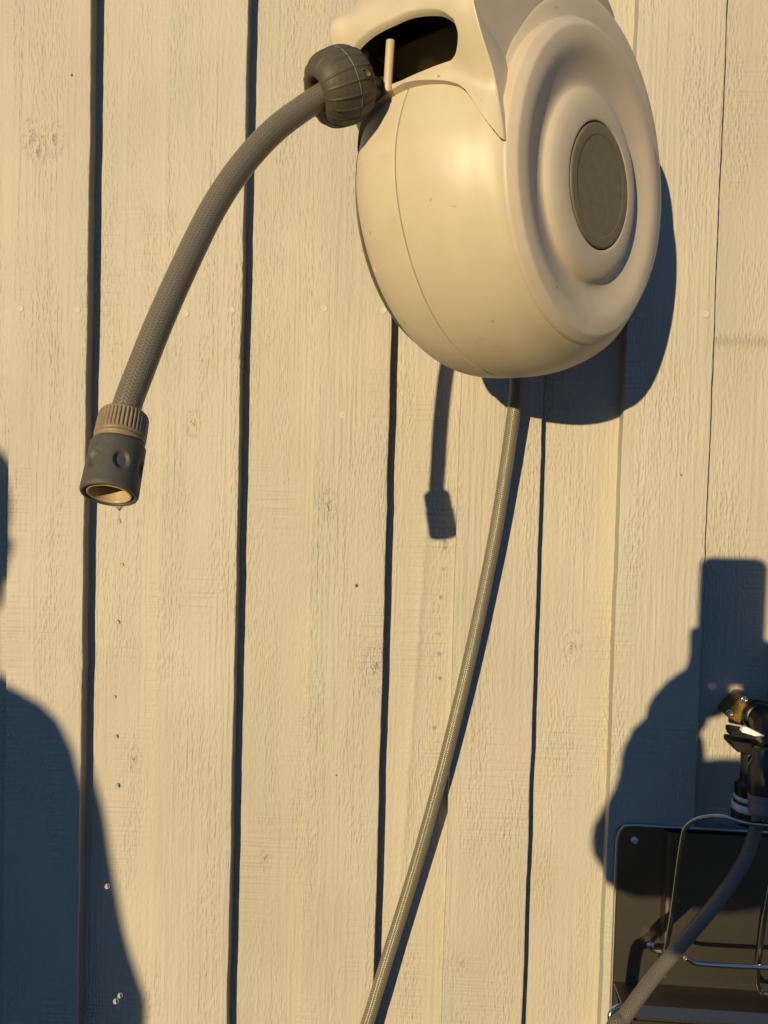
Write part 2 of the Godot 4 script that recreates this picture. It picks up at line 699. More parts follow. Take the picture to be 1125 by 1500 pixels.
func make_wall() -> void:
	var wall := thing("board_wall", "outdoor wall of vertical beige painted rough boards, every second one standing proud", "wall")
	var b := mb()
	bevel_box(b, Transform3D(Basis(), Vector3(0, -0.1, -0.09)), Vector3(3.6, 2.78, 0.12), 0.004)
	part("backing", b, M.felt, wall)
	var proud := [[-1.245, -1.165], [-1.085, -1.004], [-0.925, -0.845], [-0.765, -0.683], [-0.606, -0.5245], [-0.4455, -0.3623], [-0.2820, -0.1996], [-0.1215, -0.0452], [0.0264, 0.1091], [0.1888, 0.2739], [0.3510, 0.4340], [0.5110, 0.5930], [0.6710, 0.7530], [0.8310, 0.9130], [0.9910, 1.0730], [1.1510, 1.2330]]
	var nails := [[-0.4337, 0.1760], [-0.3729, 0.1754], [-0.2580, 0.1727], [-0.1145, 0.1801], [0.2031, 0.1774], [-0.0928, 0.0724], [0.2650, 0.1795], [-0.2100, 0.1775], [-0.0540, 0.1790]]
	for k in proud.size():
		var p = proud[k]
		var o := part("board", board_mesh(p[0], p[1], -0.004, PROUD, 100 + k), M.boards[k % 3], wall)
		for q in nails:
			if q[0] > p[0] and q[0] < p[1]:
				nail(o, Vector3(q[0], q[1], PROUD))
	for k in proud.size() - 1:
		var o := part("board", board_mesh(proud[k][1] - 0.016, proud[k + 1][0] + 0.016, -0.024, -0.0002, 200 + k), M.boards[(k + 1) % 3], wall)
		if k == 7:
			nail(o, Vector3(0.0025, 0.0779, 0.0))


func nail(parent: Node3D, at: Vector3) -> void:
	var b := mb()
	lathe(b, Transform3D(Basis(Vector3.RIGHT, Vector3(0, 0, 1), Vector3(0, -1, 0)), at + Vector3(0, 0, -0.0006)), [Vector2(0.0037, -0.001), Vector2(0.0037, 0.0008), Vector2(0.0034, 0.0011), Vector2(0.0028, 0.0011), Vector2(0.0020, 0.0009), Vector2(0, 0.0008)], 20)
	part("nail", b, M.nail, parent)


# ================================================================ hose reel
const BODY_G := [0.984, 0.965, 1.04, 1.179, 1.286, 1.326, 1.275, 1.097, 1.019, 0.981, 0.966, 0.962]


func g_of(th: float) -> float:
	var t := fposmod(th, 360.0) / 30.0
	var k := int(t)
	var n := BODY_G.size()
	return cubic_interpolate(BODY_G[k % n], BODY_G[(k + 1) % n], BODY_G[(k + n - 1) % n], BODY_G[(k + 2) % n], t - k)


func profile(s: float) -> float:
	if s > 0.0:
		return 0.1305 * pow(maxf(0.0, 1.0 - pow(s / 0.0997, 2.5)), 0.4)
	return 0.1305 * pow(maxf(0.0, 1.0 - pow(-s / 0.0664, 3.5)), 1.0 / 3.5)


func body_full(th: float, s: float) -> float:
	var w := smoothstep(0.0, 1.0, clampf((0.069 - absf(s)) / (0.02 if s < 0.0 else 0.015), 0, 1))
	return profile(s) * (1.0 + (g_of(th) - 1.0) * w)


func body_r(th: float, s: float) -> float:
	var r := body_full(th, s)
	if s > 0.055:                                # flat recess beside the hood, from which the ring stands out
		var t := fposmod(th + 90.0, 360.0) - 90.0
		var here := smoothstep(5.0, 20.0, t) * (1.0 - smoothstep(118.0, 160.0, t))
		r = lerpf(r, lerpf(r, 0.1062, smoothstep(0.0588, 0.0628, s)), here)
	return r


func hood_r(th: float, s: float) -> float:
	var lift := 0.032 + 0.006 * pow(s / 0.063, 2) if s > 0.0 else 0.032 + (0.014 + 0.010 * smoothstep(0.032, 0.05, -s) * (1.0 - smoothstep(29.0, 38.0, th))) * pow(clampf(-s / 0.05, 0, 1), 1.4)
	return body_full(th, s) + 0.004 + lift * smoothstep(lerpf(17.0, 12.0, smoothstep(0.036, 0.062, absf(s))), 32.0, th) * (1.0 - smoothstep(60.0, 110.0, th) * 0.7)


func rp(th: float, s: float, r: float) -> Vector3:
	return Vector3(s, r * cos(deg_to_rad(th)), r * sin(deg_to_rad(th)))


func lathe_axle(b: Dictionary, prof: Array, n := 160) -> void:
	# prof: Vector2(s, r), turned round the axle (local x)
	var rows := []
	for p in prof:
		var row := PackedVector3Array()
		for c in n:
			row.append(rp(360.0 * c / n, p.x, p.y))
		rows.append(row)
	grid(b, rows, true)


func resampled(p: Array, n: int, _k: int) -> Array:
	# n points evenly along a smooth line through p (angle, s), the last one left to the next section
	var v := []
	for q in p:
		v.append(Vector2(q[0] * 0.0022, q[1]))
	var line := []
	for k in v.size() - 1:
		for j in 8:
			line.append(v[k].cubic_interpolate(v[k + 1], v[maxi(k - 1, 0)], v[mini(k + 2, v.size() - 1)], j / 8.0))
	line.append(v[-1])
	var run := [0.0]
	for k in range(1, line.size()):
		run.append(run[-1] + line[k].distance_to(line[k - 1]))
	var out := []
	var at := 0
	for k in n:
		var want: float = run[-1] * k / n
		while at < line.size() - 2 and run[at + 1] < want:
			at += 1
		var q: Vector2 = line[at].lerp(line[at + 1], (want - run[at]) / maxf(run[at + 1] - run[at], 1e-9))
		out.append(Vector2(q.x / 0.0022, q.y))
	return out


func make_reel() -> void:
	var at := Transform3D(Basis(REEL_A, REEL_F, REEL_U).orthonormalized(), REEL_AT)
	var reel := thing("hose_reel", "cream plastic wall hose reel with round ribbed side and dark hub cap", "hose reel", at)
	# two half shells that meet at a fine seam
	var nth := 180
	var in_mouth := func(th: float, s: float) -> bool:
		return th > 20.0 and th < 40.0 and absf(s) < 0.039
	for side in [1, -1]:
		var ss := [0.0002, 0.0004, 0.0010]
		var x := 0.004
		var end := 0.068 if side > 0 else 0.0595
		while x < end:
			ss.append(x)
			x += 0.0035 if x < 0.042 else 0.0009
		ss.append(end)
		var rows := []
		for s in ss:
			var row := PackedVector3Array()
			for c in nth:
				var th := 360.0 * c / nth
				var dip := 0.004 if s < 0.0003 else 0.0004 if s < 0.0006 else 0.0
				row.append(rp(th, s * side, body_r(th, s * side) - dip))
			rows.append(row)
		if side < 0:
			for f in [[0.0605, 0.088], [0.0610, 0.06], [0.0612, 0.0]]:
				var row := PackedVector3Array()
				for c in nth:
					row.append(rp(360.0 * c / nth, -f[0], f[1]))
				rows.append(row)
		var keep := func(r: int, c: int) -> bool:
			return r >= ss.size() or not in_mouth.call(360.0 * (c + 0.5) / nth, ss[r])
		var b := mb()
		grid(b, rows, true, [], keep)
		part("half_shell", b, M.cream, reel)
	# ringed side cover
	var b := mb()
	lathe_axle(b, smooth_profile([Vector2(0.0600, 0.1074), Vector2(0.0640, 0.1074), Vector2(0.0684, 0.1073), Vector2(0.0702, 0.1067), Vector2(0.0714, 0.1056), Vector2(0.0738, 0.1028), Vector2(0.0748, 0.1014), Vector2(0.0753, 0.1000), Vector2(0.0757, 0.0965), Vector2(0.0758, 0.0925), Vector2(0.0753, 0.0888), Vector2(0.0741, 0.0848), Vector2(0.0722, 0.0795), Vector2(0.0706, 0.0740), Vector2(0.0698, 0.0700), Vector2(0.0698, 0.0672), Vector2(0.0705, 0.0650), Vector2(0.0722, 0.0632), Vector2(0.0742, 0.0606), Vector2(0.0760, 0.0562), Vector2(0.0771, 0.0508), Vector2(0.0775, 0.0460), Vector2(0.0774, 0.0434), Vector2(0.0767, 0.0424), Vector2(0.0745, 0.0422), Vector2(0.0720, 0.0422)], 5))
	part("side_cover", b, M.cream_side, reel)
	b = mb()
	lathe_axle(b, [Vector2(0.0720, 0.0414), Vector2(0.0768, 0.0414), Vector2(0.0777, 0.0409), Vector2(0.0781, 0.0398), Vector2(0.0781, 0.0342), Vector2(0.0778, 0.0337), Vector2(0.0775, 0.0331), Vector2(0.0774, 0.0240), Vector2(0.0772, 0.0120), Vector2(0.0772, 0.0)], 96)
	part("hub_cap", b, M.cap, reel)
	# hood with the wide mouth
	# outline and mouth, section by section, as (angle, s); each pair of lists runs the same way round
	var outline := [
		[[18.9, 0.0], [18.6, 0.008], [18.0, 0.0165], [16.5, 0.0317], [14.4, 0.0436], [11.0, 0.055], [5.9, 0.0637], [2.0, 0.0670], [-1.8, 0.0692]],
		[[-1.8, 0.0692], [-1.5, 0.0704], [6.2, 0.0682], [13.3, 0.0647], [17.6, 0.0637], [20.8, 0.0624], [24.6, 0.0605], [27.8, 0.0585]],
		[[27.8, 0.0585], [35.0, 0.0580], [45.0, 0.0580], [70.0, 0.0560], [95.0, 0.050], [115.0, 0.040], [122.0, 0.020], [124.0, 0.0]],
		[[124.0, 0.0], [122.0, -0.020], [115.0, -0.036], [95.0, -0.045], [70.0, -0.050], [45.0, -0.052], [36.0, -0.054], [30.0, -0.056]],
		[[30.0, -0.056], [26.0, -0.058], [20.0, -0.060], [12.0, -0.062], [4.0, -0.064], [-2.4, -0.066]],
		[[-2.4, -0.066], [5.9, -0.058], [10.3, -0.0525], [13.1, -0.043], [14.9, -0.0325], [17.2, -0.0186], [18.4, -0.0093], [18.9, 0.0]]]
	var mouth := [
		[[19.6, 0.0], [19.7, 0.0034], [20.0, 0.0164], [20.4, 0.0267], [20.9, 0.0363]],
		[[20.9, 0.0363], [21.9, 0.0414], [24.0, 0.0454], [26.0, 0.0441]],
		[[26.0, 0.0441], [27.3, 0.0382], [27.9, 0.0317], [28.7, 0.0142], [28.8, 0.0]],
		[[28.8, 0.0], [28.6, -0.0065], [28.1, -0.015], [27.4, -0.024], [26.8, -0.0313], [26.1, -0.038], [25.4, -0.043]],
		[[25.4, -0.043], [24.4, -0.0465], [22.8, -0.0470], [21.2, -0.0440]],
		[[21.2, -0.0440], [20.2, -0.033], [19.6, -0.018], [19.6, -0.008], [19.6, 0.0]]]
	var inner_ring := []
	var outer_ring := []
	for k in 6:
		var n: int = [44, 40, 40, 40, 24, 40][k]
		outer_ring.append_array(resampled(outline[k], n, k))
		inner_ring.append_array(resampled(mouth[k], n, k))
	var L := 16
	var rows := []
	# lip turned in, front, rim, and the side that runs down to the drum
	for f in [[0.0, -0.0046], [0.0, -0.0034], [0.0, -0.0006]]:
		rows.append(hood_row(inner_ring, outer_ring, f[0], f[1]))
	for j in range(0, L + 1):
		var t := 0.012 + 0.976 * j / L
		rows.append(hood_row(inner_ring, outer_ring, pow(t, 1.15), 0.0))
	rows.append(hood_row(inner_ring, outer_ring, 1.0, -0.0007))
	rows.append(hood_row(inner_ring, outer_ring, 1.0, -0.0022))
	b = mb()
	grid(b, rows, true)
	rows = []
	for j in range(0, 7):
		var row := PackedVector3Array()
		for p in outer_ring:
			var top := hood_r(p.x, p.y) - 0.0020
			var low := body_r(p.x, p.y) - 0.0008
			row.append(rp(p.x, p.y, lerpf(top, low, j / 6.0)) + Vector3(signf(p.y) * 0.0012 * sin(j / 6.0 * PI / 2) * clampf((top - low) / 0.02, 0, 1), 0, 0))
		rows.append(row)
	grid(b, rows, true)
	part("hood", b, M.cream, reel)
	# inside the mouth: shade put in as an added dark lining; then winding drum and guide rollers
	rows = []
	for j in 9:
		rows.append(hood_row(inner_ring, outer_ring, 0.002 + 0.86 * j / 8.0, -0.0047))
	b = mb()
	grid(b, rows, true)
	part("mouth_shade_lining", b, M.shade_lining, reel)
	b = mb()
	lathe_axle(b, [Vector2(-0.052, 0.112), Vector2(-0.050, 0.112), Vector2(-0.048, 0.098), Vector2(0.046, 0.098), Vector2(0.048, 0.112), Vector2(0.050, 0.112)], 72)
	part("winding_drum", b, M.inside, reel)
	b = mb()
	bevel_box(b, Transform3D(Basis(Vector3.RIGHT, 0.15), Vector3(-0.002, 0.094, 0.0710)), Vector3(0.070, 0.040, 0.003), 0.001)
	part("mouth_ceiling", b, M.ceiling, reel)
	for s in [-0.0125, -0.036]:
		b = mb()
		lathe(b, Transform3D(Basis(Vector3(1, 0, 0), Vector3(0, 0, 1), Vector3(0, -1, 0)), Vector3(s, 0.1255, 0.0400)), [Vector2(0, 0), Vector2(0.0030, 0), Vector2(0.0030, 0.032), Vector2(0, 0.032)], 24)
		part("guide_roller", b, M.pin, reel)
	b = mb()
	var np := rp(-32.5, -0.036, body_r(-32.5, -0.036))
	lathe(b, along(np - rp(-32.5, 0, 0.002) , np + rp(-32.5, 0, 0.01)), [Vector2(0.0034, -0.002), Vector2(0.0034, 0.0012), Vector2(0.0027, 0.0018), Vector2(0.0016, 0.0006), Vector2(0, 0.0005)], 20)
	part("moulding_plug", b, M.cream_side, reel)
	# bracket between the reel and the boards
	b = mb()
	bevel_box(b, at.affine_inverse() * Transform3D(Basis(), Vector3(0.150, 0.225, 0.024)), Vector3(0.06, 0.10, 0.0145), 0.002)
	bevel_box(b, at.affine_inverse() * Transform3D(Basis(), Vector3(0.140, 0.235, 0.06)), Vector3(0.03, 0.08, 0.07), 0.003)
	part("wall_bracket", b, M.cream_side, reel)


func hood_row(a: Array, c: Array, t: float, off: float) -> PackedVector3Array:
	var row := PackedVector3Array()
	for k in a.size():
		var p: Vector2 = a[k].lerp(c[k], t)
		row.append(rp(p.x, p.y, hood_r(p.x, p.y) + off))
	return row


# ================================================================ hoses
func make_reel_hose() -> void:
	var hose := thing("garden_hose", "grey brown braided garden hose arching out of the reel to a dripping connector", "hose")
	var reel := Transform3D(Basis(REEL_A, REEL_F, REEL_U).orthonormalized(), REEL_AT)
	var pts := [reel * Vector3(-0.018, 0.09, 0.050), reel * Vector3(-0.023, 0.118, 0.047), Vector3(-0.0660, 0.2544, 0.3030), Vector3(-0.0735, 0.2479, 0.3093), Vector3(-0.0881, 0.2335, 0.3176), Vector3(-0.1019, 0.2179, 0.3260), Vector3(-0.1139, 0.1997, 0.3349), Vector3(-0.1238, 0.1807, 0.3435), Vector3(-0.1322, 0.1597, 0.3527), Vector3(-0.1381, 0.1400, 0.3613), Vector3(-0.1432, 0.1208, 0.3697), Vector3(-0.1479, 0.1014, 0.3784), Vector3(-0.1527, 0.0799, 0.3878), Vector3(-0.1568, 0.0589, 0.3966), Vector3(-0.1603, 0.0420, 0.4030), Vector3(-0.1615, 0.0326, 0.4059)]
	var b := mb()
	tube(b, spline(pts, 0.003), 0.0075, 28)
	part("hose_pipe", b, M.hose, hose)
	# ball that stops the hose at the mouth
	var dir := (Vector3(-0.0881, 0.2335, 0.3176) - Vector3(-0.0610, 0.2500, 0.3035)).normalized()
	var c := Vector3(-0.0668, 0.2546, 0.3030)
	var fr := along(c, c + dir)
	b = mb()
	var prof := [Vector2(0.0082, 0.006), Vector2(0.0086, 0.0135), Vector2(0.0102, 0.0168), Vector2(0.0126, 0.0176), Vector2(0.0156, 0.0164), Vector2(0.0186, 0.0136), Vector2(0.0210, 0.0092), Vector2(0.0224, 0.003), Vector2(0.0226, -0.003), Vector2(0.0216, -0.009), Vector2(0.0194, -0.0145), Vector2(0.0160, -0.0184), Vector2(0.012, -0.0203), Vector2(0.0082, -0.0208)]
	lathe(b, fr, smooth_profile(prof, 4), 216, func(r: float, _h: float, a: float) -> float:
		return r + 0.0008 * pow(maxf(0.0, cos(a * 18.0)), 22.0) * clampf((r - 0.012) / 0.004, 0, 1))
	var ball := part("stop_ball", b, M.ball, hose)
	b = mb()
	lathe(b, fr, [Vector2(0.0222, -0.0034), Vector2(0.0230, -0.0031), Vector2(0.0230, -0.0026), Vector2(0.0222, -0.0023)], 72)
	part("seam_ring", b, M.ball_rib, ball)
	b = mb()
	var side_dir := Vector3(0.55, -0.12, 0.82)
	side_dir = (side_dir - dir * side_dir.dot(dir)).normalized()
	var hf := along(c - dir * 0.0095 + side_dir * 0.0212, c - dir * 0.0095 + side_dir * 0.03)
	hf.basis.x *= 0.55
	lathe(b, hf, [Vector2(0.0034, 0), Vector2(0.0034, 0.0012), Vector2(0.0028, 0.0013), Vector2(0.0024, 0.0002), Vector2(0, 0)], 20)
	part("clip_hole", b, M.inside, ball)
	# connector
	var p0 := Vector3(-0.1614, 0.0345, 0.4054)
	var p1 := Vector3(-0.1604, -0.0108, 0.4272)
	var cf := along(p0, p1)
	b = mb()
	lathe(b, cf, smooth_profile([Vector2(0.0080, 0.0002), Vector2(0.0108, 0.0), Vector2(0.0122, 0.0012), Vector2(0.0127, 0.003), Vector2(0.0129, 0.008), Vector2(0.0130, 0.0125), Vector2(0.0130, 0.0145), Vector2(0.0118, 0.0150)], 3), 288, func(r: float, h: float, a: float) -> float:
		return r - (0.0006 * smoothstep(-0.2, 0.4, cos(a * 40.0)) if h > 0.002 and h < 0.0128 else 0.0))
	part("collar", b, M.collar, hose)
	b = mb()
	lathe(b, cf, [Vector2(0.0112, 0.0148), Vector2(0.0128, 0.0150), Vector2(0.0128, 0.0166), Vector2(0.0114, 0.0169), Vector2(0.0114, 0.0178), Vector2(0.0124, 0.0181), Vector2(0.0124, 0.0215)], 64)
	part("neck_ring", b, M.collar, hose)
	b = mb()
	var sleeve := [Vector2(0.0110, 0.0185), Vector2(0.0131, 0.0184), Vector2(0.0138, 0.0196), Vector2(0.0138, 0.0212)]
	for k in 22:
		sleeve.append(Vector2(0.0138 + 0.0005 * pow(k / 21.0, 1.5), 0.022 + 0.0225 * k / 21.0))
	sleeve.append_array([Vector2(0.0142, 0.0458), Vector2(0.0138, 0.0468), Vector2(0.0129, 0.0471), Vector2(0.0120, 0.0466), Vector2(0.0117, 0.0440), Vector2(0.0117, 0.030)])
	lathe(b, cf, sleeve, 192, func(r: float, h: float, a: float) -> float:
		if r < 0.0130:
			return r
		var da := fposmod(a + 0.42, TAU / 6.0) - TAU / 12.0
		var q := pow(da * r / 0.0042, 2) + pow((h - 0.0325) / 0.0050, 2)
		return r - 0.0017 * (1.0 - smoothstep(0.45, 1.0, q)))
	part("grip_sleeve", b, M.grip, hose)
	b = mb()
	lathe(b, cf, [Vector2(0.0112, 0.030), Vector2(0.0112, 0.0455), Vector2(0.0109, 0.0464), Vector2(0.0102, 0.0466), Vector2(0.0097, 0.0458), Vector2(0.0095, 0.0412), Vector2(0.0083, 0.0395), Vector2(0.0083, 0.0310), Vector2(0, 0.0305)], 64)
	part("inner_ring", b, M.ring, hose)


func make_supply_hose() -> void:
	var b := mb()
	tube(b, spline([Vector3(0.090, 0.200, 0.070), Vector3(0.082, 0.150, 0.060), Vector3(0.0777, 0.1165, 0.0560), Vector3(0.0785, 0.0995, 0.0520), Vector3(0.0770, 0.0740, 0.0470), Vector3(0.0699, 0.0057, 0.0420), Vector3(0.0606, -0.0640, 0.0385), Vector3(0.0424, -0.1690, 0.0365), Vector3(0.0222, -0.2681, 0.0345), Vector3(0.0098, -0.3238, 0.0310), Vector3(-0.0038, -0.3806, 0.0275), Vector3(-0.0187, -0.4367, 0.0270), Vector3(-0.0337, -0.4902, 0.0290), Vector3(-0.0464, -0.5362, 0.0320), Vector3(-0.0549, -0.5664, 0.0340), Vector3(-0.09, -0.70, 0.045), Vector3(-0.12, -0.90, 0.06), Vector3(-0.13, -1.3, 0.07), Vector3(-0.13, -1.49, 0.07)], 0.004), 0.0066, 24)
	var o := part("supply_hose", b, M.supply)
	tag(o, "thin olive braided hose running down the wall from beneath the reel", "hose")


func make_drops() -> void:
	var spots := [[-0.1566, -0.0434, 0.0011], [-0.1582, -0.0730, 0.0013], [-0.1592, -0.1116, 0.0010], [-0.1580, -0.1322, 0.0013], [-0.1569, -0.1577, 0.0015], [-0.1617, -0.2105, 0.0013], [-0.1562, -0.2710, 0.0014], [-0.1540, -0.2678, 0.0013]]
	var words := ["first tiny water drop falling below the stretched one", "second tiny water drop falling below the connector", "third tiny water drop falling below the connector", "fourth tiny water drop falling below the connector", "fifth tiny water drop, just above the edge of the shoulder shadow", "bright lone water drop falling in front of the shoulder shadow", "left one of the paired water drops at the bottom edge", "right one of the paired water drops at the bottom edge"]
	var b := mb()
	lathe(b, Transform3D(Basis(), Vector3(-0.1572, -0.0226, 0.4205)), smooth_profile([Vector2(0, 0.0), Vector2(0.0008, 0.0003), Vector2(0.0012, 0.0011), Vector2(0.0009, 0.0021), Vector2(0.0004, 0.0032), Vector2(0.0003, 0.0055), Vector2(0.0006, 0.0075), Vector2(0.0018, 0.0088), Vector2(0, 0.0094)], 4), 20)
	tag(part("water_drop", b, M.water), "stretched water drop hanging by a thread from the open connector", "water drop", "water drops dripping from the connector")
	for k in spots.size():
		b = mb()
		var r: float = spots[k][2]
		lathe(b, Transform3D(Basis(), Vector3(spots[k][0], spots[k][1], 0.4175)), smooth_profile([Vector2(0, -r), Vector2(r * 0.7, -r * 0.72), Vector2(r, 0), Vector2(r * 0.7, r * 0.8), Vector2(0, r * 1.15)], 4), 20)
		tag(part("water_drop", b, M.water), words[k], "water drop", "water drops dripping from the connector")


# ================================================================ steel hose holder, tap and its hose
func make_hose_holder() -> void:
	var h := thing("hose_holder", "dark stainless steel hose holder with wire loops screwed to the boards at lower right", "hose holder", Transform3D(Basis(), Vector3(0.3, -0.5, 0.0168)))
	var inv := h.transform.affine_inverse()
	var b := mb()
	var x0 := 0.1972
	plate(b, inv * Transform3D(Basis(), Vector3(0, 0, 0.0170)), round_poly([Vector2(x0, -0.640), Vector2(0.46, -0.640), Vector2(0.46, -0.3340), Vector2(x0, -0.3340)], [0.006, 0.012, 0.012, 0.011], 8), 0.0022, 0.0005)
	var pl := part("back_plate", b, M.steel, h)
	b = mb()
	tube(b, spline([inv * Vector3(0.1976, -0.560, 0.0195), inv * Vector3(0.1976, -0.45, 0.0195), inv * Vector3(0.1976, -0.36, 0.0195), inv * Vector3(0.1982, -0.3478, 0.0195), inv * Vector3(0.2015, -0.3388, 0.0195), inv * Vector3(0.2095, -0.3346, 0.0195), inv * Vector3(0.25, -0.3344, 0.0195), inv * Vector3(0.44, -0.3344, 0.0195)], 0.003), 0.0017, 10)
	part("rolled_rim", b, M.rim, pl)
	# pressed panel that stands out from the plate
	b = mb()
	var rows := []
	for y in [-0.485, -0.47, -0.40, -0.36, -0.3365]:
		var row := PackedVector3Array()
		for q in [[0.2420, 0.0190], [0.2432, 0.0196], [0.2452, 0.0240], [0.2470, 0.0258], [0.2500, 0.0262], [0.40, 0.0262], [0.4024, 0.0236], [0.404, 0.0190]]:
			row.append(inv * Vector3(q[0], y, q[1]))
		rows.append(row)
	grid(b, rows, false, [], null, 2)
	fix_facing(b, Vector3.BACK)
	part("pressed_panel", b, M.steel, pl)
	# folded tray at the bottom
	b = mb()
	bevel_box(b, inv * Transform3D(Basis(), Vector3(0.330, -0.4975, 0.0360)), Vector3(0.262, 0.0022, 0.036), 0.0005)
	bevel_box(b, inv * Transform3D(Basis(Vector3.RIGHT, -0.75), Vector3(0.330, -0.5010, 0.0565)), Vector3(0.262, 0.0105, 0.0018), 0.0005)
	bevel_box(b, inv * Transform3D(Basis(), Vector3(0.330, -0.5210, 0.0470)), Vector3(0.250, 0.0100, 0.0022), 0.0005)
	part("tray", b, M.steel, h)
	var sf := Transform3D(Basis(Vector3.RIGHT, Vector3(0, 0, 1), Vector3(0, -1, 0)), Vector3())
	b = mb()
	sf.origin = inv * Vector3(0.2148, -0.3502, 0.0192)
	lathe(b, sf, [Vector2(0.0046, 0), Vector2(0.0046, 0.0008), Vector2(0.0036, 0.0022), Vector2(0.002, 0.0026), Vector2(0.0018, 0.0026), Vector2(0.0016, 0.0014), Vector2(0, 0.0014)], 24)
	part("screw", b, M.screw, h)
	var w1 := [Vector3(0.36, -0.3000, 0.086), Vector3(0.3014, -0.2987, 0.085), Vector3(0.2782, -0.2964, 0.080), Vector3(0.2671, -0.2985, 0.075), Vector3(0.2559, -0.3045, 0.070), Vector3(0.2494, -0.3138, 0.066), Vector3(0.2473, -0.3241, 0.064), Vector3(0.2459, -0.3561, 0.058), Vector3(0.2446, -0.4073, 0.050), Vector3(0.2422, -0.4430, 0.044), Vector3(0.2418, -0.4501, 0.040), Vector3(0.2385, -0.4540, 0.034), Vector3(0.2351, -0.4572, 0.026), Vector3(0.2345, -0.4575, 0.0195)]
	var w2 := [Vector3(0.2514, -0.4370, 0.070), Vector3(0.2568, -0.4406, 0.068), Vector3(0.2633, -0.4440, 0.066), Vector3(0.2893, -0.4443, 0.066), Vector3(0.3302, -0.4436, 0.066), Vector3(0.40, -0.4420, 0.066)]
	var w3 := [Vector3(0.3274, -0.3006, 0.084), Vector3(0.3276, -0.3306, 0.076), Vector3(0.3276, -0.3606, 0.069), Vector3(0.3265, -0.4000, 0.062), Vector3(0.3264, -0.4358, 0.056), Vector3(0.3268, -0.4572, 0.052), Vector3(0.3287, -0.4720, 0.050), Vector3(0.3326, -0.4771, 0.050), Vector3(0.3385, -0.4801, 0.050), Vector3(0.40, -0.4812, 0.050)]
	var w4 := [Vector3(0.2168, -0.5040, 0.040), Vector3(0.2028, -0.4956, 0.056), Vector3(0.1919, -0.4949, 0.062), Vector3(0.1863, -0.4972, 0.065), Vector3(0.1849, -0.5020, 0.066), Vector3(0.1871, -0.5085, 0.066), Vector3(0.1948, -0.5224, 0.062), Vector3(0.23, -0.55, 0.055)]
	for w in [w1, w2, w3, w4]:
		b = mb()
		var l := []
		for p in w:
			l.append(inv * p)
		tube(b, spline(l, 0.002), 0.0023, 12)
		part("wire_loop", b, M.wire, h)
	b = mb()
	var sp := PackedVector3Array()
	lathe(b, Transform3D(Basis(Vector3.RIGHT, Vector3(0, 0, 1), Vector3(0, -1, 0)), inv * Vector3(0.2345, -0.4570, 0.0190)), [Vector2(0.0042, 0), Vector2(0.0036, 0.0016), Vector2(0.0020, 0.0030), Vector2(0, 0.0034)], 14)
	part("weld", b, M.screw, h)


func fix_facing(b: Dictionary, to: Vector3) -> void:
	var s := 0.0
	for n in b.n:
		s += n.dot(to)
	if s < 0:
		for k in b.n.size():
			b.n[k] = -b.n[k]
		for k in range(0, b.i.size(), 3):
			var q: int = b.i[k]
			b.i[k] = b.i[k + 1]
			b.i[k + 1] = q


